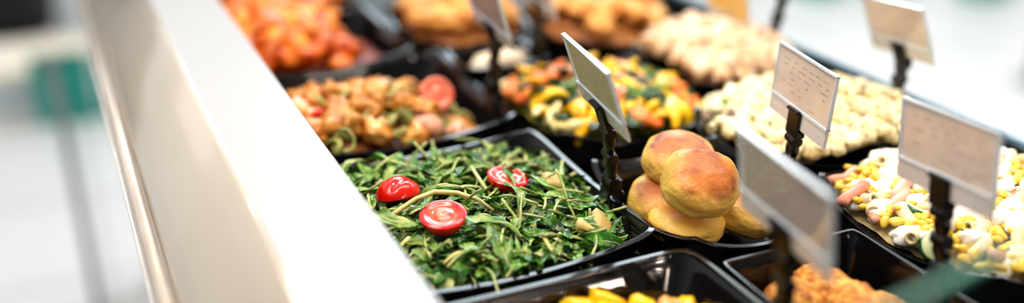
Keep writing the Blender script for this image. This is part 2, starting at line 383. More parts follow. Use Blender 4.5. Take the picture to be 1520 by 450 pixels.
# tile joints for the floor
nt = M['ground'].node_tree; N = nt.nodes; L = nt.links; b = N['Principled BSDF']
br = N.new('ShaderNodeTexBrick'); br.offset = 0; br.inputs['Scale'].default_value = 1; br.inputs['Brick Width'].default_value = .45; br.inputs['Row Height'].default_value = .45; br.inputs['Mortar Size'].default_value = .012
br.inputs['Color1'].default_value = (.72, .695, .675, 1); br.inputs['Color2'].default_value = (.76, .74, .725, 1); br.inputs['Mortar'].default_value = (.58, .56, .54, 1)
tc = N.new('ShaderNodeTexCoord'); L.new(tc.outputs['Object'], br.inputs['Vector']); L.new(br.outputs['Color'], b.inputs['Base Color'])
bm = bmesh.new(); box(bm, (1, 9.5, .6), (14, .1, 3.0)); w_ = obj('wall_back', me_from(bm, 'wall_back', M['greywall'], False)); w_['kind'] = 'structure'

ctr = empty('display_counter', (.35, .8, -.9))
tag(ctr, 'long white refrigerated display counter holding the rows of black bowls', 'counter')
off = Vector(ctr.location)
def cpart(name, bm, m, smooth=False):
    for v in bm.verts: v.co -= off
    return obj(name, me_from(bm, name, m, smooth), ctr)
Y0, Y1 = -.25, 2.2
def prism(prof):
    bm = bmesh.new(); A = [bm.verts.new((x, Y0, z)) for x, z in prof]; B = [bm.verts.new((x, Y1, z)) for x, z in prof]
    bm.faces.new(A); bm.faces.new(B); n = len(prof)
    for k in range(n): bm.faces.new((A[k], A[(k + 1) % n], B[(k + 1) % n], B[k]))
    return bm
cpart('ledge', prism([(.0835, .0500), (.1435, .0500), (.1445, .0490), (.1445, .040), (.1435, .0385), (.0905, .0385)]), M['ledge'])
fas = [(.0835, .0500), (.0790, .0480), (.066, .0370), (.054, .0265), (.044, .0165), (.0365, .0075), (.0330, -.001), (.033, -.012), (.042, -.012), (.048, .004), (.0905, .0385)]
fo = cpart('front_fascia', prism(fas), mat('cream_fascia', [(.50, .43, .35), (.56, .50, .43)], 3, .14, 0, metal=.2, coat=.6, rnd=0), True)
bm = bmesh.new(); tube(bm, [(.0268, Y0, -.001), (.0268, Y1, -.001)], .0047, 20); cpart('bumper_rail', bm, M['rail'], True)
bm = bmesh.new(); tube(bm, [(.0205, Y0, -.003), (.0205, Y1, -.003)], .0014, 10); cpart('rail_bead', bm, M['strip'], True)
bm = bmesh.new(); box(bm, (.0325, (Y0 + Y1) / 2, -.006), (.004, Y1 - Y0, .010)); cpart('rail_channel', bm, M['railtrim'])
bm = bmesh.new(); box(bm, (.362, (Y0 + Y1) / 2, -.060), (.595, Y1 - Y0, .019)); cpart('deck', bm, M['deck'])
bm = bmesh.new(); box(bm, (.37, (Y0 + Y1) / 2, -.486), (.56, Y1 - Y0, .826)); cpart('cabinet_body', bm, M['whitebox'])
bm = bmesh.new(); box(bm, (.100, (Y0 + Y1) / 2, -.008), (.02, Y1 - Y0, .092)); cpart('front_upright', bm, M['deck'])
bm = bmesh.new(); box(bm, (.662, (Y0 + Y1) / 2, -.032), (.005, Y1 - Y0, .064)); cpart('rear_upright', bm, M['deck'])
bm = bmesh.new(); box(bm, (.6635, (Y0 + Y1) / 2, .0015), (.009, Y1 - Y0, .006)); bev(bm, .0015); cpart('rear_rim', bm, mat('blue_steel_rim', [(.16, .26, .33), (.24, .36, .44)], 20, .2, 0, metal=.6, rnd=0))

# ------------------------------------------------------------------ bowls
B = {}
B['aru'] = Bowl(.135, .334, .492, .685, .007, .008)
B['chk'] = Bowl(.135, .3375, .717, .915, .009, .009)
B['red'] = Bowl(.137, .319, .926, 1.105, .009, .009)
B['red2'] = Bowl(.135, .321, 1.125, 1.30, .009, .009)
B['frt'] = Bowl(.135, .339, .262, .4665, .004, .003)
B['pep'] = Bowl(.352, .506, .660, .820, .012, .013, p=10)
B['pat'] = Bowl(.3455, .462, .468, .610, .008, .012, p=10, top=.001)
B['brd'] = Bowl(.3465, .4515, .285, .4405, .001, .001, p=40, th=.0018, lip=.001)
B['egg'] = Bowl(.487, .640, .350, .522, .020, .011, bowy=.008, p=9)
B['pas'] = Bowl(.475, .644, .543, .676, .012, .011, bowy=.008, p=4.5)
B['shr'] = Bowl(.524, .644, .708, .850, .008, .010, p=7)
B['crm'] = Bowl(.345, .428, .842, .906, .002, .003, p=14)
B['fr1'] = Bowl(.338, .458, .936, 1.095, .006, .012, p=9)
B['fr2'] = Bowl(.476, .612, .872, 1.03, .008, .010, p=9)
NM = dict(aru='black square bowl of rocket salad with three tomato halves', chk='black square bowl of chicken salad behind the rocket salad',
    red='black bowl of orange red glazed wings behind the chicken salad', red2='farthest black bowl of red wings at the top edge beside the white ledge', frt='nearest black bowl holding yellow pepper mix below the rocket salad',
    pep='black curved bowl of mixed yellow pepper vegetables', pat='black bowl holding the fried potato patties', brd='thin-rimmed deep black tray of breaded cutlets',
    egg='black curved bowl of egg and sweetcorn salad at the right', pas='rounded black bowl of creamy pasta behind the egg salad', shr='black bowl of pale shredded meat salad beyond the peppers',
    crm='small black tray holding a cream coloured cheese roll', fr1='black bowl of fried fillets behind the small cheese tray', fr2='black bowl of golden fried pieces left of the yellow card')
for k in B: B[k].build('serving_bowl', NM[k])

# ---- rocket salad -------------------------------------------------
hA = mound(.232, .590, .118, .115, -.0005, -.020, .55, (0, -.0))
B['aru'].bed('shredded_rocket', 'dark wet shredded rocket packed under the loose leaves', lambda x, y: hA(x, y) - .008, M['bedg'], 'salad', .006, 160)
sprigs = []
for i in range(26):
    r = random.Random(100 + i); Lf = r.uniform(.022, .044); W = r.uniform(.0038, .0085)
    me, mid = wavy_leaf('rocket_leaf', M['leaf'] if i % 4 else M['leaf2'], Lf, W, 100 + i, r.choice([2, 3, 3, 4]), 1.0)
    bm = bmesh.new(); d = (mid[1] - mid[3]).normalized(); SL = r.uniform(.006, .022); base = mid[2]
    pts = [base + d * SL * q + Vector((0, .10 * SL * math.sin(q * 2) * (1 if i % 2 else -1), -.12 * SL * q * q)) for q in (1, .75, .5, .25, 0)] + [m_ + Vector((0, 0, .0003)) for m_ in mid[4:18:3]]
    tube(bm, pts, [.0009, .0010, .0010, .0010, .0009, .0007, .0006, .0005, .0004, .0003][:len(pts)], 6)
    sprigs.append((me, (('stem', me_from(bm, 'stem', M['stem'])),)))
cuts = []
for i in range(10):
    r = random.Random(200 + i); bm = bmesh.new(); Ls = r.uniform(.018, .05); cu = r.uniform(-.4, .4); w = r.uniform(.0009, .0017)
    pts = [((u - .5) * Ls, cu * Ls * (.25 - (u - .5) ** 2), .10 * Ls * math.sin(3 * u + i)) for u in [k / 8 for k in range(9)]]
    tube(bm, pts, [w * (1 - .2 * k / 8) for k in range(9)], 8, True, .7)
    cuts.append(me_from(bm, 'cut_stem', M['stem'] if i % 3 else M['stemy']))
GL = 'dark green rocket leaf with pale stem tossed in the salad'
def leafy(n, seed, lift, jit, kinds):
    r = random.Random(seed)
    for i in range(n):
        for t in range(60):
            x = r.uniform(.14, .33); y = r.uniform(.492, .685); z = hA(x, y)
            if seed > 5 and any(math.hypot(x - a_, y - b_) < .019 for a_, b_ in ((.1925, .606), (.2055, .553), (.271, .594))): continue
            if B['aru'].inside(x, y, z, .010): break
        edge = 1
        k = r.choice(kinds); me = r.choice(k[0]); parts = ()
        if isinstance(me, tuple): me, parts = me
        z += lift + r.uniform(-.004, .004)
        q = slope_q(hA, x, y, r, r.uniform(0, 2 * PI), jit)
        place(k[1], me, (x, y, z), q, k[2], 'salad leaf' if k[1] == 'rocket_leaf' else 'salad sprig', k[3], parts)
KL = (sprigs, 'rocket_leaf', GL, 'rocket leaves in the green salad'); KS = (cuts, 'rocket_sprig', 'pale green bare rocket stem lying among the leaves', 'rocket stems in the green salad')
leafy(120, 5, -.003, .45, [KL]); leafy(150, 6, .002, .5, [KL, KL, KL, KL, KL, KS]); leafy(40, 7, .005, .35, [KL, KL, KS])
# upright sprigs leaning on the far wall
rr = random.Random(41)
for i in range(22):
    x = rr.uniform(.16, .30); y = rr.uniform(.655, .668)
    q = Quaternion((0, 0, 1), rr.uniform(.6, 2.5)) @ Quaternion((0, 1, 0), -rr.uniform(.2, .7))
    me = rr.choice(cuts + sprigs); parts = ()
    if isinstance(me, tuple): me, parts = me; nm_, lb, gp = 'rocket_leaf', GL, KL[3]
    else: nm_, lb, gp = 'rocket_sprig', KS[2], KS[3]
    place(nm_, me, (x, y, -.012 + rr.uniform(-.003, .004)), q, lb, 'salad leaf' if nm_ == 'rocket_leaf' else 'salad sprig', gp, parts)
# fine torn bits over the whole surface
bm = bmesh.new(); r = random.Random(88); sm = bmesh.new()
for i in range(900):
    x = r.uniform(.145, .329); y = r.uniform(.497, .680); z = hA(x, y)
    if not B['aru'].inside(x, y, z, .006) or any(math.hypot(x - a_, y - b_) < .015 for a_, b_ in ((.1925, .606), (.2055, .553), (.271, .594))): continue
    Lb = r.uniform(.005, .016); Wb = Lb * r.uniform(.12, .32); q = slope_q(hA, x, y, r, None, .7); zz = z + r.uniform(-.005, .0055); kz = r.uniform(-1, 1); mi = r.choice((0, 0, 0, 1, 2))
    rows = []
    for u in range(6):
        t = u / 5; w = Wb * math.sin(PI * (t * .9 + .05)) * (1 + .3 * math.sin(t * 14 + i))
        rows.append([bm.verts.new(Vector((x, y, zz)) + q @ Vector(((t - .5) * Lb, k_ * w, kz * Lb * .4 * (.25 - (t - .5) ** 2) * 4 * .4 + abs(k_) * w * .5))) for k_ in (-1, 0, 1)])
    for a_, b_ in zip(rows, rows[1:]):
        for k_ in (0, 1): bm.faces.new((a_[k_], a_[k_ + 1], b_[k_ + 1], b_[k_])).material_index = mi
c0 = Vector((.232, .590, -.01))
for v in bm.verts: v.co -= c0
tag(obj('chopped_rocket', me_from(bm, 'bits', [M['leaf'], M['leaf2'], M['stem']]), None, c0), 'fine torn bits of rocket scattered through the green salad', 'salad', kind='stuff')
def tomato_half(name, R, loc, rot, label, domeup=False, face='tomcut'):
    bm = bmesh.new(); n = 36; m_ = 12; rings = []
    for j in range(m_ + 1):
        a = (PI / 2) * j / m_; rr_ = R * math.cos(a); z = -R * .82 * math.sin(a)
        rings.append([bm.verts.new((rr_ * (1 + .03 * math.cos(2 * t)) * math.cos(t), rr_ * math.sin(t), z)) for t in [2 * PI * k / n for k in range(n)]] if j < m_ else [bm.verts.new((0, 0, z))])
    for A, B_ in zip(rings, rings[1:]):
        for k in range(n):
            if len(B_) == 1: bm.faces.new((A[k], A[(k + 1) % n], B_[0]))
            else: bm.faces.new((A[k], A[(k + 1) % n], B_[(k + 1) % n], B_[k]))
    if domeup:   # a crease pressed into the dome
        for v in bm.verts:
            v.co.z += .0035 * math.exp(-((v.co.y - .35 * R) / (R * .16)) ** 2) * (-v.co.z / R)
    body = me_from(bm, name, M['tom'])
    bm = bmesh.new(); rings = []
    for j in range(11):
        q = 1 - j / 10; rings.append([bm.verts.new((R * q * (1 + .03 * math.cos(2 * t)) * math.cos(t), R * q * math.sin(t), .0008 * math.sin(q * 9) * (1 if q < .95 else 0) + (.0006 if 0 < q < .93 else 0))) for t in [2 * PI * k / n for k in range(n)]])
    for A, B_ in zip(rings, rings[1:]):
        for k in range(n): bm.faces.new((A[k], A[(k + 1) % n], B_[(k + 1) % n], B_[k]))
    bmesh.ops.remove_doubles(bm, verts=bm.verts, dist=1e-6)
    cf = me_from(bm, 'cut_face', M[face])
    o = obj(name, body, None, loc, rot); tag(o, label, 'tomato'); c = obj('cut_face', cf, o); c['label'] = 'wet cut face of the tomato'
    return o
tomato_half('tomato_half', .0158, (.1925, .606, .0035), (PI - .25, .1, .5), 'glossy cherry tomato half lying cut side down near the ledge', True)
tomato_half('tomato_half', .0155, (.2055, .553, .0105), (.16, -.10, .2), 'nearest cherry tomato half showing its cut face upward')
tomato_half('tomato_half', .0152, (.271, .594, .0075), (.18, .10, .6), 'cherry tomato half with green shreds over its cut face by the clip')
r = random.Random(77)
for (x, y, z) in ((.271, .590, .011), (.276, .598, .0105), (.197, .566, .0125)):
    me, parts = r.choice(sprigs)
    o = place('rocket_leaf', me, (x, y, z), slope_q(hA, x, y, r, r.uniform(0, 6), .3), GL, 'salad leaf', KL[3], parts); o.scale = (.62, .6, .6)
# long bent yellow stem across the front tomato
bm = bmesh.new(); pts = [(.170, .572, .004), (.182, .575, .008), (.196, .579, .012), (.210, .580, .014), (.224, .574, .013), (.236, .566, .009), (.243, .556, .004)]
tube(bm, [Vector(p) - Vector((.2, .57, 0)) for p in pts], [.0014, .0017, .0018, .0018, .0017, .0015, .001], 10)
tag(obj('rocket_sprig', me_from(bm, 'long_stem', M['stemy']), None, (.2, .57, .0)), 'long thick yellow green stem arching behind the nearest tomato half', 'stem')
for i, (x, y, z, sx) in enumerate(((.303, .588, -.001, .008), (.309, .527, -.008, .010), (.296, .524, -.006, .008))):
    me = blob('bread_cube', M['crouton'], sx, sx * .8, sx * .55, .12, 1.4, 300 + i, 3, 3)
    place('bread_cube', me, (x, y, z), slope_q(hA, x, y, r, i * 1.3, .6), 'pale yellow cube half buried in the rocket leaves', 'crouton', 'pale cubes in the rocket salad')

# ---- chicken salad --------------------------------------------------
hC = mound(.212, .776, .098, .076, .009, -.032, .7)
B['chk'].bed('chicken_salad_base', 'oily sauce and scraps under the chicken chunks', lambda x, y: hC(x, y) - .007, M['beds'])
chunks = [blob('chicken_chunk', M['chick'], .011 * random.Random(i).uniform(.9, 1.3), .009 * random.Random(i + 1).uniform(.8, 1.3), .008, .42, 1.6, i, 3, 3.5) for i in range(8)]
pinks = [blob('pink_chunk', M['pink'], .012, .009, .008, .3, 1.6, i + 30, 3, 1.5) for i in range(3)]
ribbon = []
for i in range(4):
    r = random.Random(60 + i); bm = bmesh.new()
    for s_ in range(5):
        ph = r.uniform(0, 6); R = r.uniform(.006, .012)
        tube(bm, [(R * math.cos(ph + t * .5), R * math.sin(ph + t * .5) * .7 + (s_ - 2) * .0018, .0012 * s_ + .002 * math.sin(t)) for t in range(9)], .0011, 6)
    ribbon.append(me_from(bm, 'ribbon', M['noodle']))
tomato_half('tomato_half', .0150, (.2815, .762, .012), (.95, .35, -.2), 'cherry tomato half standing at the back right of the chicken salad', face='tompale')
tomato_half('tomato_half', .0125, (.1745, .762, .004), (2.2, .2, .3), 'cherry tomato wedge in the chicken salad beside the white ledge')
scatter(B['chk'], hC, [(6, 'chicken_chunk', chunks, 'orange brown marinated chicken chunk in the tomato and chicken salad', 'chicken', 'chicken chunks in the salad', .008),
    (1.3, 'pink_meat_chunk', pinks, 'pink glossy meat chunk among the chicken chunks', 'meat', 'pink chunks in the chicken salad', .008),
    (3, 'zucchini_ribbon', ribbon, 'tangle of pale green vegetable ribbons among the chicken chunks', 'vegetable', 'vegetable ribbons in the chicken salad', .004)], 78, .0158, 21, .5, .010, .96, .9, keep=((.2815, .762), (.1745, .762)))

# ---- red wings ----------------------------------------------------
reds = [blob('glazed_wing', M['red'], .018 * random.Random(i).uniform(.8, 1.3), .011, .010, .38, 1.5, i + 50, 3, .5) for i in range(7)]
hR = mound(.190, 1.000, .080, .088, .028, -.026, .7)
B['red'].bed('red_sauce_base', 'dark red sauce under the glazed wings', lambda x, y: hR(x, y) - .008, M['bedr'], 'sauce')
scatter(B['red'], hR, [(1, 'glazed_wing', reds, 'orange red glazed wing piece in the bowl behind the chicken salad', 'chicken', 'glazed wings in the nearer red bowl', .010)], 62, .0180, 31, .5, .012, 1, .7)
hR2 = mound(.22, 1.205, .09, .085, .010, -.02, .7)
B['red2'].bed('red_sauce_base', 'dark red sauce in the farthest wing bowl', lambda x, y: hR2(x, y) - .008, M['bedr'], 'sauce')
scatter(B['red2'], hR2, [(1, 'glazed_wing', reds, 'orange red glazed wing piece in the farthest red bowl', 'chicken', 'glazed wings in the farther red bowl', .010)], 40, .02, 32, .5, .012, 1, .7)

# ---- nearest bowl -------------------------------------------------
hF = mound(.258, .400, .080, .082, -.012, -.036, .6)
B['frt'].bed('pepper_mix_base', 'sauce under the pepper mix in the nearest bowl', lambda x, y: hF(x, y) - .007, M['beds'])
ych = [blob('pepper_chunk', M['yel'], .011, .008, .006, .25, 1.5, i + 80, 3, 2) for i in range(4)]
och = [blob('meat_chunk', M['chick'], .010, .008, .006, .25, 1.5, i + 84, 3, 2) for i in range(3)]
scatter(B['frt'], hF, [(4, 'yellow_pepper_chunk', ych, 'bright yellow pepper chunk in the nearest bowl', 'pepper', 'yellow pepper chunks in the nearest bowl', .008),
    (3, 'meat_chunk', och, 'orange glazed meat chunk in the nearest bowl', 'meat', 'meat chunks in the nearest bowl', .007),
    (.7, 'herb_leaf', [wavy_leaf('herb_leaf', M['leaf'], .016, .006, 90 + i, 2)[0] for i in range(2)], 'small green herb leaf on the pepper mix', 'leaf', 'herb leaves in the nearest bowl', .009)], 46, .0145, 44, .5, .010, .98, .6)

# ---- pepper vegetable salad ---------------------------------------
hP = mound(.415, .730, .098, .092, .008, -.020, .55)
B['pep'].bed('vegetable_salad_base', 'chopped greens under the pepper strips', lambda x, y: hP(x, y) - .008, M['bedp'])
ys = [strip_piece('pepper_strip', M['yel'], .030 + .004 * i, .0048, .55, 1.2 + .35 * i, i) for i in range(5)]
yp = [strip_piece('pale_pepper_strip', M['ypale'], .026 + .003 * i, .0045, .6, 1.4 + .3 * i, i + 7) for i in range(3)]
oc = [slice_piece('carrot_slice', M['orange'], M['orange'], .0095, .0028, i) for i in range(3)] + [blob('carrot_chunk', M['orange'], .010, .007, .006, .2, 1.4, i, 3, 2) for i in range(2)]
gv = [blob('green_chunk', M['greenveg'], .009, .006, .006, .3, 1.6, i + 3, 3, 1.5) for i in range(3)] + [slice_piece('cucumber', M['cucskin'], M['cucflesh'], .009, .0022, i) for i in range(2)]
dl = [wavy_leaf('dark_leaf', M['dgreen'], .026, .010, 500 + i, 2, .8)[0] for i in range(4)]
pk = [blob('pink_bit', M['pink'], .009, .007, .006, .3, 1.6, i + 13, 3, 1.5) for i in range(2)]
scatter(B['pep'], hP, [(4, 'yellow_pepper_strip', ys, 'curled bright yellow pepper strip in the mixed vegetables', 'pepper', 'yellow pepper strips in the vegetable salad', .008),
    (1.6, 'pale_pepper_strip', yp, 'curled pale yellow pepper strip in the mixed vegetables', 'pepper', 'pale pepper strips in the vegetable salad', .008),
    (2, 'carrot_piece', oc, 'orange carrot piece in the mixed vegetables', 'carrot', 'carrot pieces in the vegetable salad', .006),
    (2.2, 'green_vegetable_piece', gv, 'green vegetable piece in the mixed vegetables', 'vegetable', 'green pieces in the vegetable salad', .007),
    (2.2, 'dark_green_leaf', dl, 'dark green leaf tucked between the pepper strips', 'leaf', 'dark leaves in the vegetable salad', .010),
    (1, 'pink_meat_bit', pk, 'small pink meat bit in the mixed vegetables', 'meat', 'meat bits in the vegetable salad', .007)], 150, .0105, 52, .5, .007, 1, .7)

# ---- fried patties ------------------------------------------------
def patty(loc, rot, R, H, seed, m, label):
    bm = bmesh.new(); bmesh.ops.create_icosphere(bm, subdivisions=5, radius=1)
    for v in bm.verts:
        d = v.co.normalized(); rho = math.hypot(d.x, d.y); ph = math.atan2(rho, abs(d.z)) 
        p = 2.6; k = (rho ** p + abs(d.z) ** p) ** (-1 / p)
        w = 1 + .07 * nz(d, 1.6, seed) + .025 * nz(d, 5, seed) + .008 * nz(d, 16, seed)
        v.co = Vector((d.x * k * R * w, d.y * k * R * w * .96, d.z * k * H * w))
    o = obj('fried_patty', me_from(bm, 'patty', m), None, loc, rot); tag(o, label, 'patty')
patty((.3715, .5030, .0220), (.46, .06, -.3), .0265, .0165, 1, M['patty'], 'round golden patty with browned top, topmost of the pile')
patty((.3690, .5120, -.0120), (.02, -.03, .4), .0270, .0115, 2, M['patty2'], 'pale patty lying flat under the topmost one at the bowl rim')
patty((.3670, .5400, -.0080), (-.10, -.30, 1.2), .0255, .0130, 3, M['patty2'], 'orange brown patty leaning at the left of the pile')
patty((.3860, .5520, .0160), (.12, -.25, .7), .0265, .0140, 4, M['patty'], 'yellow patty resting behind and above the left one')
patty((.4130, .5080, -.0120), (.2, .3, .2), .0250, .0130, 5, M['patty2'], 'darker patty right of the pile behind the blurred grey card')
patty((.4270, .5480, -.0180), (.05, .2, .9), .0250, .0125, 6, M['patty2'], 'patty at the far right bottom of the patty bowl')
patty((.4000, .5780, -.0200), (-.1, .1, 2.0), .0240, .0120, 7, M['patty2'], 'patty at the back bottom of the patty bowl')

# ---- breaded tray ------------------------------------------------
def cutlet(pts, rads, label, flat=.72, seed=0):
    bm = bmesh.new(); c = sum((Vector(p) for p in pts), Vector()) / len(pts)
    P = []; Rr = []
    for i in range(len(pts) - 1):
        for t in range(8):
            u = t / 8; P.append(Vector(pts[i]).lerp(Vector(pts[i + 1]), u) - c); Rr.append(rads[i] * (1 - u) + rads[i + 1] * u)
    P.append(Vector(pts[-1]) - c); Rr.append(rads[-1])
    n = len(P); Rr = [x * math.sqrt(max(.04, 1 - (abs(2 * i / (n - 1) - 1)) ** 5)) for i, x in enumerate(Rr)]
    tube(bm, P, Rr, 40, True, flat)
    bmesh.ops.subdivide_edges(bm, edges=bm.edges[:], cuts=1, use_grid_fill=True)
    bm.normal_update()
    for v in bm.verts: v.co += v.normal * (.0022 * nz(v.co, 90, seed) + .0013 * nz(v.co, 340, seed + 3) + .0008 * nz(v.co, 800, seed + 6))
    tag(obj('breaded_cutlet', me_from(bm, 'cutlet', M['crumb']), None, c), label, 'cutlet')
cutlet([(.3620, .4130, -.026), (.3800, .4090, -.023), (.3950, .4000, -.027)], [.017, .021, .017], 'rounded breaded cutlet at the left of the deep tray', .8, 1)
cutlet([(.4020, .4330, -.018), (.4070, .4120, -.019), (.4130, .3800, -.022), (.4200, .3450, -.026)], [.013, .0155, .017, .016], 'long breaded cutlet lying diagonally down the deep tray', .8, 2)
cutlet([(.4170, .4020, -.029), (.4330, .3870, -.028), (.4430, .3650, -.029)], [.013, .013, .011], 'breaded cutlet along the right wall of the deep tray', .75, 3)
cutlet([(.3650, .3750, -.028), (.3850, .3650, -.026), (.3980, .3400, -.028)], [.018, .02, .017], 'breaded cutlet at the near end of the deep tray', .75, 4)

# ---- egg and sweetcorn salad ---------------------------------------
hE = mound(.566, .430, .125, .120, .002, -.022, .5)
B['egg'].bed('egg_salad_base', 'creamy dressing under the egg and sweetcorn', lambda x, y: hE(x, y) - .006, M['bedc'])
def kernel(i):
    bm = bmesh.new(); bmesh.ops.create_icosphere(bm, subdivisions=2, radius=1)
    for v in bm.verts:
        t = (v.co.x + 1) / 2; k = .55 + .45 * t; v.co = Vector((v.co.x * .0048, v.co.y * .0042 * k, v.co.z * .0030 * k))
    return me_from(bm, 'kernel', M['corn'])
def egg_slice(i):
    bm = bmesh.new(); R = .0115; n = 28
    prof = [(.0, -.0028), (.85, -.0028), (1, -.001), (1, .001), (.9, .0028), (.5, .0028), (0, .0026)]
    rg = [[bm.verts.new((R * 1.15 * a * math.cos(t), R * a * math.sin(t), z)) for t in [2 * PI * k / n for k in range(n)]] for a, z in prof]
    for A, B_ in zip(rg, rg[1:]):
        for k in range(n): bm.faces.new((A[k], A[(k + 1) % n], B_[(k + 1) % n], B_[k]))
    bmesh.ops.remove_doubles(bm, verts=bm.verts, dist=1e-6)
    w = me_from(bm, 'egg', M['eggw'])
    bm = bmesh.new(); bmesh.ops.create_icosphere(bm, subdivisions=3, radius=1)
    for v in bm.verts: v.co = Vector((v.co.x * .0058, v.co.y * .0056, .0018 + v.co.z * .0024))
    return (w, (('yolk', me_from(bm, 'yolk', M['yolk'])),))
def crab(i):
    bm = bmesh.new(); tube(bm, [(-.011, 0, 0), (-.005, .0006, .0004), (.005, -.0004, .0004), (.011, 0, 0)], .0042, 14, True, .8)
    return me_from(bm, 'crab', [M['crab']])
tp = [tube_piece('pasta_tube', M['cream'], .022, .0045, .5 + .3 * i, i, .6) for i in range(3)]
sal_e = [(16, 'sweetcorn_kernel', [kernel(0)], 'bright yellow sweetcorn kernel in the egg salad', 'sweetcorn', 'sweetcorn kernels in the egg salad', .011),
    (1.6, 'egg_slice', [egg_slice(0)], 'white egg slice with yellow yolk in the sweetcorn salad', 'egg', 'egg slices in the sweetcorn salad', .006),
    (2.6, 'pasta_tube', tp, 'pale cream pasta tube in the egg salad', 'pasta', 'pasta tubes in the egg salad', .008),
    (1.1, 'crab_stick', [crab(0)], 'pink crab stick piece in the egg salad', 'crab stick', 'crab stick pieces in the egg salad', .008),
    (1.0, 'cucumber_piece', [slice_piece('cucumber', M['cucskin'], M['cucflesh'], .009, .0025, 9)], 'dark green skinned cucumber piece in the egg salad', 'cucumber', 'cucumber pieces in the egg salad', .006),
    (1.8, 'egg_white_chunk', [blob('eggw', M['eggw'], .010, .008, .006, .3, 1.5, 400 + i, 3, 1) for i in range(3)], 'chunk of boiled egg white in the sweetcorn salad', 'egg', 'egg white chunks in the sweetcorn salad', .007)]
scatter(B['egg'], hE, sal_e, 520, .0060, 61, .5, .006, 1, .7)
r = random.Random(9)
for (x, y, z) in ((.4845, .4780, .0015), (.500, .452, .004), (.512, .4620, .006)):
    place('crab_stick', crab(0), (x, y, z), slope_q(hE, x, y, r, 2.2 + x * 9, .2), 'long pink crab stick piece near the left rim of the egg salad', 'crab stick', 'crab sticks by the left rim').scale = (1.3, 1.15, 1.1)

# ---- creamy pasta ---------------------------------------------------
hN = mound(.558, .610, .105, .092, .016, -.016, .6)
B['pas'].bed('pasta_salad_base', 'cream dressing under the pasta pieces', lambda x, y: hN(x, y) - .006, M['bedc'])
mac = [tube_piece('macaroni', M['cream'], .013 + .002 * i, .0042, 1.2 + .3 * i, i, .55) for i in range(3)]
crc = [blob('cream_chunk', M['cream'], .008, .0065, .005, .35, 1.8, i + 5, 3, .8) for i in range(4)]
scatter(B['pas'], hN, [(5, 'macaroni', mac, 'pale yellow curled macaroni in the creamy pasta salad', 'pasta', 'macaroni in the creamy pasta salad', .007),
    (5, 'creamy_chunk', crc, 'lumpy cream coated chunk in the creamy pasta salad', 'chicken', 'cream coated chunks in the pasta salad', .006),
    (.7, 'mushroom_slice', [blob('mush', M['mush'], .007, .005, .004, .35, 1.8, 3, 3, .8)], 'grey brown mushroom slice in the creamy pasta', 'mushroom', 'mushroom slices in the pasta', .006),
    (.5, 'parsley_leaf', [wavy_leaf('parsley', M['greenveg'], .012, .006, 7, 2)[0]], 'small green parsley leaf on the creamy pasta', 'leaf', 'parsley leaves on the pasta', .008)], 260, .0080, 71, .5, .006, 1, .8)
for (x, y) in ((.497, .583), (.503, .577), (.508, .570), (.499, .571), (.513, .578), (.506, .585), (.519, .570)):
    z = hN(x, y)
    place('mushroom_slice' if (x * 1000) % 2 > 1 else 'parsley_leaf', blob('m', M['mush'], .007, .005, .004, .35, 1.8, 8, 3, .8) if (x * 1000) % 2 > 1 else wavy_leaf('p', M['greenveg'], .016, .007, 17, 2)[0], (x, y, z + .005), slope_q(hN, x, y, r, None, .4),
          'grey brown mushroom slice at the left of the pasta bowl' if (x * 1000) % 2 > 1 else 'green leaf sprig at the left of the pasta bowl', 'mushroom' if (x * 1000) % 2 > 1 else 'leaf', 'mushrooms by the pasta rim' if (x * 1000) % 2 > 1 else 'leaf sprigs by the pasta rim')

# ---- pale shredded meat --------------------------------------------
hS = mound(.580, .778, .078, .088, .022, -.018, .6)
B['shr'].bed('meat_salad_base', 'pale dressing under the shredded meat', lambda x, y: hS(x, y) - .006, M['bedpe'])
pe = [strip_piece('meat_strip', M['peach'], .024 + .004 * i, .0055, .7, .8 + .3 * i, i + 3) for i in range(3)] + [blob('meat', M['peach'], .012, .008, .007, .35, 1.6, i + 9, 3, 1) for i in range(3)]
scatter(B['shr'], hS, [(1, 'meat_strip', pe, 'pale peach meat strip in the bowl beyond the peppers', 'meat', 'pale meat strips', .008)], 95, .0115, 81, .5, .008, 1, .7)

# ---- small tray, fried bowls ----------------------------------------
roll = bmesh.new(); tube(roll, [(-.030, -.008, 0), (-.018, -.002, .002), (0, .001, .003), (.018, .003, .002), (.034, .008, 0)], [.006, .013, .0135, .0125, .006], 20, True, .75)
o = obj('cheese_roll', me_from(roll, 'roll', M['cheese']), None, (.386, .868, -.009)); tag(o, 'pale cream cheese roll in the small black tray', 'cheese')
def fillets(b_, n, seed, h, label, group, sx=.026):
    ms = [blob('fried_fillet', M['fried'], sx * random.Random(i + seed).uniform(.9, 1.25), sx * .58, sx * .36, .35, 1.3, i + seed, 4, .8, .02) for i in range(5)]
    scatter(b_, h, [(1, 'fried_fillet', ms, label, 'fried fish', group, .012)], n, sx * .95, seed, .5, .020, 1, .5)
hf1 = mound(.396, 1.005, .072, .080, .022, -.02, .7)
B['fr1'].bed('fried_fillet_crumbs', 'brown crumbs under the fried fillets', lambda x, y: hf1(x, y) - .008, M['bedf'], 'crumbs')
fillets(B['fr1'], 22, 91, hf1, 'golden fried fillet in the bowl behind the cheese tray', 'fried fillets behind the cheese tray')
hf2 = mound(.540, .948, .078, .080, .022, -.02, .7)
B['fr2'].bed('fried_piece_crumbs', 'brown crumbs under the golden fried pieces', lambda x, y: hf2(x, y) - .008, M['bedf'], 'crumbs')
fillets(B['fr2'], 22, 95, hf2, 'golden fried piece in the bowl left of the yellow card', 'fried pieces left of the yellow card', .025)

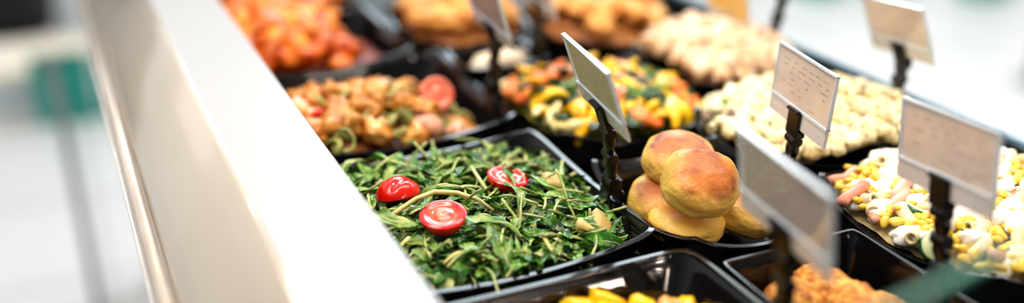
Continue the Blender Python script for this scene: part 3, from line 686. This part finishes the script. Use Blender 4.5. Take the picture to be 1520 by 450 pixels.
# ------------------------------------------------------------------ price card holders
CW, CH = .0855, .0507
def sign(base, bc, yaw, tilt, roll, label, paper='paper', jaw_up=True, seed=0, stub=False):
    """base: clip point on a rim; bc: bottom-centre of the card; yaw/tilt/roll in degrees"""
    yaw, tilt, roll = map(math.radians, (yaw, tilt, roll)); r = random.Random(seed)
    base = Vector(base); bc = Vector(bc)
    t = empty('price_card_holder', base); tag(t, label, 'price sign')
    u = Vector((math.cos(yaw), math.sin(yaw), 0)); n = Vector((math.sin(yaw), -math.cos(yaw), 0))
    v = Vector((0, 0, 1)) * math.cos(tilt) - n * math.sin(tilt)
    u2 = u * math.cos(roll) + v * math.sin(roll); v2 = v * math.cos(roll) - u * math.sin(roll); w = u2.cross(v2)   # w faces away from n side
    F = Matrix((u2, v2, w)).transposed().to_4x4(); F.translation = bc - base
    def part(name, fn, m, smooth=False, parent=None, bevel=0):
        bm = bmesh.new(); fn(bm)
        if bevel: bev(bm, bevel)
        for v_ in bm.verts: v_.co = F @ v_.co
        return obj(name, me_from(bm, name, m, smooth), parent or t)
    sh = .0125   # height of the bottom strip
    def paper_f(bm):
        box(bm, (.0008, sh + (CH - sh) / 2, 0), (CW - .0045, CH - sh - .0022, .0005))
        for side in (-1, 1):
            z = .00032 * side
            for row in range(7):
                yy = CH - .009 - row * .0042; x = -CW / 2 + .011
                while x < CW / 2 - .012:
                    L_ = r.uniform(.003, .012)
                    if r.random() < (.75 if row in (0, 1) else .5):
                        vs = [bm.verts.new(q) for q in ((x, yy, z), (x + L_, yy, z), (x + L_, yy + .0013, z), (x, yy + .0013, z))]
                        bm.faces.new(vs).material_index = 1
                    x += L_ + r.uniform(.002, .008)
    part('paper_card', paper_f, [M[paper], M['ink']])
    def sleeve(bm):
        box(bm, (0, sh + (CH - sh) / 2, .0011), (CW, CH - sh, .0005)); box(bm, (0, sh + (CH - sh) / 2, -.0011), (CW, CH - sh, .0005))
    part('clear_sleeve', sleeve, M['clear'])
    def edge(bm):
        box(bm, (0, CH - .0006, 0), (CW, .0014, .0028)); box(bm, (-CW / 2 + .0005, sh + (CH - sh) / 2, 0), (.0010, CH - sh, .0026)); box(bm, (CW / 2 - .0005, sh + (CH - sh) / 2, 0), (.0010, CH - sh, .0026))
        box(bm, (0, sh + .0004, 0), (CW, .0018, .0036))
    part('sleeve_edge', edge, M['strip_edge'])
    st = part('bottom_strip', lambda bm: box(bm, (0, sh / 2, 0), (CW, sh, .0022)), M['strip'], bevel=.0004)
    for x in (-.033, -.026, .027, .034):
        part('rivet', lambda bm: bmesh.ops.create_cone(bm, cap_ends=True, segments=14, radius1=.0010, radius2=.0010, depth=.0030, matrix=Matrix.Translation((x, sh * .5, 0))), M['strip_edge'], False, st, .0002)
    def jaw(bm):
        for s in (-1, 1):
            box(bm, (0, .0035, .0026 * s), (.017, .019, .0018)); 
        box(bm, (0, -.0045, 0), (.015, .004, .006))
        box(bm, (0, .0125, .0040), (.0165, .0022, .0036)); box(bm, (0, .0125, -.0040), (.0165, .0022, .0036))
    part('card_clip', jaw, M['clip'], False, None, .0006)
    # segmented stem from the rim clamp up to the card clip
    top = (F @ Vector((0, -.006, 0))); P0 = Vector((0, 0, .004)); d = top - P0; Ls = d.length
    q = Vector((0, 0, 1)).rotation_difference(d.normalized()) @ Quaternion((0, 0, 1), yaw)
    bm = bmesh.new(); nseg = 28
    A = []
    for i in range(nseg + 1):
        s = i / nseg; wx = .0052 + .0011 * math.cos(s * PI * 5.2 + .6) - .0006 * s; wy = .0034 + .0006 * math.cos(s * PI * 5.2)
        if s < .06 or s > .94: wx *= .9
        ring = []
        for k in range(12):
            a = 2 * PI * k / 12; c, e = math.cos(a), math.sin(a); kk = (abs(c) ** 4 + abs(e) ** 4) ** -.25
            ring.append(bm.verts.new(P0 + q @ Vector((wx * c * kk + .0009 * math.sin(s * 7 + seed), wy * e * kk, s * Ls))))
        A.append(ring)
    for X, Y in zip(A, A[1:]):
        for k in range(12): bm.faces.new((X[k], X[(k + 1) % 12], Y[(k + 1) % 12], Y[k]))
    bm.faces.new(A[0]); bm.faces.new(A[-1])
    obj('stem', me_from(bm, 'stem', M['clip'], True), t)
    for s_ in (.12, .52, .92):   # ribbed joints with pins
        bm = bmesh.new(); c = P0 + d * s_
        Rm = Matrix.Translation(c) @ q.to_matrix().to_4x4() @ Matrix.Rotation(PI / 2, 4, 'Y')
        bmesh.ops.create_cone(bm, cap_ends=True, segments=18, radius1=.0044, radius2=.0044, depth=.0128, matrix=Rm)
        for v_ in bm.verts: pass
        bev(bm, .0005, 1); obj('joint', me_from(bm, 'joint', M['clip'], False), t)
    # ribbed thumb block and the clamp over the rim
    G = Matrix.Rotation(yaw, 4, 'Z')
    def gpart(name, fn, bevel=0):
        bm = bmesh.new(); fn(bm)
        if bevel: bev(bm, bevel, 2)
        for v_ in bm.verts: v_.co = G @ v_.co
        return obj(name, me_from(bm, name, M['clip'], False), t)
    def blk(bm):
        for k in range(6): box(bm, (-.0062 + k * .0025, 0, .006), (.0017, .0105, .0095))
        box(bm, (0, 0, .005), (.015, .009, .008))
    gpart('thumb_block', blk, .0004)
    def clamp(bm):
        box(bm, (0, -.0050, -.011), (.018, .0016, .027), Matrix.Rotation(.18, 4, 'X')); box(bm, (0, .0052, -.006), (.018, .0016, .016), Matrix.Rotation(-.15, 4, 'X')); box(bm, (0, 0, .0016), (.018, .0115, .0024))
    gpart('rim_clamp', clamp, .0005)
    return t
R1 = 'price card'
sign((.3345, .556, .0), (.3196, .5434, .0628), -98.4, -19, 0, 'olive tinted price card on a black stem clipped to the rocket salad bowl', 'paper_green', seed=1)
sign((.4520, .366, .0), (.4499, .3751, .0527), -100.1, -.4, 7.3, 'tan price card in a clear sleeve before the egg and sweetcorn salad', 'paper', seed=2)
sign((.4590, .520, -.010), (.4595, .5163, .0423), -103.6, 4.4, 1.5, 'tan price card on a short black stem before the creamy pasta', 'paper', seed=3)
sign((.3395, .372, .0), (.3296, .3682, .0538), -96, -9.1, -1.3, 'blurred grey price card nearest the viewer, before the patties and cutlets', 'paper_grey', seed=4)
sign((.6450, .606, .0), (.6560, .6150, .0380), -97.6, -18.4, 6.9, 'tan price card standing at the rear edge beyond the creamy pasta', 'paper', seed=5)
sign((.3375, .772, .0), (.3372, .7674, .0547), -92, -17, -2.3, 'grey price card clipped to the chicken salad bowl', 'paper_grey', seed=6)
sign((.4290, .868, .0), (.4330, .872, .038), -94, -15, 0, 'pale blurred price card clipped to the small cheese tray', 'paper_grey', seed=7)
sign((.6450, .775, .0), (.6520, .775, .062), -97, -15, 4, 'price card at the rear edge cut off by the top of the picture', 'paper', seed=8)
sign((.6120, .850, .0), (.6100, .800, .018), -97, -10, 0, 'bright yellow price card beyond the pale meat bowl', 'paper_yellow', seed=9)

# ------------------------------------------------------------------ blurred things beyond the counter
def simple(name, loc, fn, m, label, cat, bevel=0, smooth=False):
    bm = bmesh.new(); fn(bm)
    if bevel: bev(bm, bevel)
    return tag(obj(name, me_from(bm, name, m, smooth), None, loc), label, cat)
def post(name, x, y, r_, h_, m, label):
    t = empty(name, (x, y, -.9)); tag(t, label, 'post')
    bm = bmesh.new(); tube(bm, [(0, 0, .01), (0, 0, h_)], r_, 20); obj('pole', me_from(bm, 'pole', m), t)
    bm = bmesh.new(); tube(bm, [(0, 0, 0), (0, 0, .012)], [r_ * 3.2, r_ * 2.6], 28); obj('base_plate', me_from(bm, 'base', m), t)
post('barrier_post', -.030, 1.98, .009, .62, M['postgrey'], 'blurred thin grey post standing on the floor left of the counter')
post('barrier_post', .03, 3.98, .035, 1.3, M['whitebox'], 'blurred pale post rising beside the teal crates')
t = empty('white_bench', (-.62, 3.62, -.9)); tag(t, 'blurred white bench on the customer side at the upper left', 'bench')
bm = bmesh.new(); box(bm, (.04, 0, .125), (1.30, .38, .03)); bev(bm, .006); obj('seat', me_from(bm, 's', M['warmwhite'], False), t)
bm = bmesh.new(); box(bm, (-.04, -.16, .055), (1.10, .02, .11)); obj('front_panel', me_from(bm, 'p', M['whitebox'], False), t)
for sx in (-.55, .64): bm = bmesh.new(); box(bm, (sx, .05, .055), (.05, .2, .11)); obj('leg', me_from(bm, 'l', M['whitebox'], False), t)
def crate(x, y, z, sx, sy, sz, label):
    t = empty('teal_crate', (x, y, z)); tag(t, label, 'crate')
    bm = bmesh.new(); box(bm, (0, 0, sz / 2), (sx, sy, sz)); top = max(bm.faces, key=lambda f: f.calc_center_median().z)
    r_ = bmesh.ops.inset_individual(bm, faces=[top], thickness=.012); bmesh.ops.translate(bm, verts=top.verts[:], vec=(0, 0, -sz * .85)); obj('body', me_from(bm, 'b', M['teal'], False), t)
    for s in (-1, 1):
        bm = bmesh.new(); box(bm, (0, s * (sy / 2 + .006), sz * .8), (sx * .5, .012, .03)); bev(bm, .003); obj('handle', me_from(bm, 'h', M['teal'], False), t)
crate(-.03, 3.34, -.9, .17, .10, .20, 'teal plastic crate on the floor beside the white bench')
crate(.12, 3.36, -.9, .10, .10, .17, 'smaller teal plastic crate nearest the counter rail')
t = empty('waste_bin', (-.17, 4.45, -.9)); tag(t, 'blurred black bin at the top left corner', 'bin')
bm = bmesh.new(); tube(bm, [(0, 0, 0), (0, 0, .36)], [.15, .19], 28); obj('body', me_from(bm, 'b', M['dark']), t)
bm = bmesh.new(); tube(bm, [(0, 0, .36), (0, 0, .39), (0, 0, .41)], [.2, .2, .15], 28); obj('lid', me_from(bm, 'l', M['dark']), t)
# staff side
def cabinet(x, y, sx, sy, sz, m, label):
    t = empty('storage_cabinet', (x, y, -.9)); tag(t, label, 'cabinet')
    bm = bmesh.new(); box(bm, (0, 0, sz / 2), (sx, sy, sz)); obj('body', me_from(bm, 'b', m, False), t)
    for s in (-1, 1):
        bm = bmesh.new(); box(bm, (s * sx / 4, -sy / 2 - .008, sz / 2), (sx / 2 - .02, .014, sz - .06)); d = obj('door', me_from(bm, 'd', m, False), t)
        bm = bmesh.new(); box(bm, (s * .04, -sy / 2 - .025, sz / 2), (.012, .02, .14)); obj('handle', me_from(bm, 'h', M['steel'], False), d)
cabinet(3.0, 4.6, 1.1, .5, .9, M['whitebox'], 'pale blurred cabinet behind the staff side')
post('staff_rail_post', 3.07, 2.27, .022, 1.0, M['postgrey'], 'blurred dark post at the upper right edge')
for x_, y_, h_ in ((3.20, 3.55, .16), (3.85, 3.2, .2), (3.55, 3.5, .12)):
    crate(x_, y_, -.9, .2, .14, h_, 'teal grey crate far behind on the staff side, %s' % {.16: 'left of the others', .2: 'nearest the right edge', .12: 'between the other two'}[h_])
# near glass guard, its green edge crossing the lower right corner
t = empty('glass_divider', (.215, .2056, -.0502)); tag(t, 'green edged glass divider standing across the near end of the counter', 'glass panel')
G_ = Matrix.Rotation(math.atan(.178), 4, 'Z')
bm = bmesh.new(); box(bm, (0, 0, .0885), (.190, .0045, .177), G_); obj('glass_pane', me_from(bm, 'g', M['glassgreen'], False), t)
bm = bmesh.new(); box(bm, (0, 0, .1795), (.190, .0030, .003), G_); e_ = obj('green_edge', me_from(bm, 'e', M['glassedge'], False), t)
bm = bmesh.new(); box(bm, (0, 0, .0015), (.190, .012, .003), G_); obj('base_rail', me_from(bm, 'r', M['clip'], False), t)

# ------------------------------------------------------------------ light
W = bpy.data.worlds.new('World'); bpy.context.scene.world = W; W.use_nodes = True
nt = W.node_tree; N = nt.nodes; L = nt.links; bg = N['Background']
tc = N.new('ShaderNodeTexCoord'); sx = N.new('ShaderNodeSeparateXYZ'); L.new(tc.outputs['Generated'], sx.inputs[0])
r = N.new('ShaderNodeValToRGB'); e = r.color_ramp.elements; e[0].position = 0; e[0].color = (.42, .42, .42, 1); e[1].position = 1; e[1].color = (1, .97, .93, 1)
x = e.new(.5); x.color = (.85, .95, 1.0, 1); x = e.new(.62); x.color = (.75, .8, .84, 1)
mr = N.new('ShaderNodeMapRange'); mr.inputs['From Min'].default_value = -1; L.new(sx.outputs['Z'], mr.inputs['Value']); L.new(mr.outputs[0], r.inputs['Fac'])
L.new(r.outputs['Color'], bg.inputs['Color']); bg.inputs['Strength'].default_value = .9
my = N.new('ShaderNodeMapRange'); my.inputs['From Min'].default_value = -.8; my.inputs['From Max'].default_value = .4; my.inputs['To Min'].default_value = .22; L.new(sx.outputs['Y'], my.inputs['Value'])
vm = N.new('ShaderNodeVectorMath'); vm.operation = 'SCALE'; L.new(r.outputs['Color'], vm.inputs[0]); L.new(my.outputs[0], vm.inputs['Scale']); L.new(vm.outputs[0], bg.inputs['Color'])
def area(name, loc, tgt, size, power, col):
    l = bpy.data.lights.new(name, 'AREA'); l.shape = 'RECTANGLE'; l.size = size[0]; l.size_y = size[1]; l.energy = power; l.color = col
    o = bpy.data.objects.new(name, l); C.objects.link(o); o.location = loc
    o.rotation_euler = (Vector(tgt) - Vector(loc)).to_track_quat('-Z', 'Y').to_euler(); return o
area('window_light', (1.6, 3.2, 1.7), (.35, .6, 0), (1.6, 1.2), 42, (.78, .92, 1))
area('ceiling_light', (-.5, .4, 1.7), (.3, .6, 0), (.8, .8), 10, (1, .93, .85))
area('overhead_fill', (.42, .65, .95), (.36, .65, 0), (.25, 1.3), 6.5, (1, .92, .82))  # added overhead fill, makes up for the dimmer window light
area('floor_fill_left', (-.8, 3.2, 1.8), (-.2, 3.2, -.9), (1.5, 2.5), 6, (1, .92, .86))  # added fill to brighten the customer-side floor
area('floor_fill_right', (3.2, 2.6, 1.8), (3.1, 2.7, -.9), (2.0, 2.5), 42, (.92, 1, 1))  # added fill to brighten the staff-side floor
for i, (x_, y_) in enumerate(((.16, .62), (.20, .95), (.30, 1.25), (.42, .75), (.30, .35), (.52, .5))):
    l = bpy.data.lights.new('display_spot', 'POINT'); l.energy = 1.3; l.shadow_soft_size = .012; l.color = (1, .84, .72)
    o = bpy.data.objects.new('display_spot', l); C.objects.link(o); o.location = (x_, y_, .62)

for x_, y_, z_, e_ in ((1.7, -2.6, .62, 26), (1.35, -2.7, .95, 26), (1.1, -1.8, 1.15, 20), (2.3, -2.2, .8, 22), (.5, -2.4, 1.0, 18)):  # unseen lamps added behind the camera for glints on the bowl walls
    l = bpy.data.lights.new('glint_lamp', 'POINT'); l.energy = e_; l.shadow_soft_size = .035; l.color = (1, .82, .7)
    o = bpy.data.objects.new('glint_lamp', l); C.objects.link(o); o.location = (x_, y_, z_)

# ------------------------------------------------------------------ camera
cam = bpy.data.cameras.new('Camera'); co = bpy.data.objects.new('Camera', cam); C.objects.link(co)
f = 1500.; pitch = math.atan(664 / f); yaw = math.atan(757 / (f / math.cos(pitch)))
Fv = Vector((math.sin(yaw) * math.cos(pitch), math.cos(yaw) * math.cos(pitch), -math.sin(pitch)))
Rv = Vector((math.cos(yaw), -math.sin(yaw), 0)); Uv = Rv.cross(Fv)
Mx = Matrix((Rv, Uv, -Fv)).transposed().to_4x4(); Mx.translation = (0, 0, .316); co.matrix_world = Mx
cam.sensor_width = 36; cam.lens = 36 * f / 1520; cam.clip_start = .01
cam.dof.use_dof = True; cam.dof.focus_distance = .685; cam.dof.aperture_fstop = cam.lens / 1000 / .026
sc = bpy.context.scene; sc.camera = co
sc.view_settings.view_transform = 'Standard'; sc.view_settings.exposure = 0.0
try: sc.view_settings.look = 'Medium High Contrast'
except Exception: pass
sc.cycles.use_denoising = True
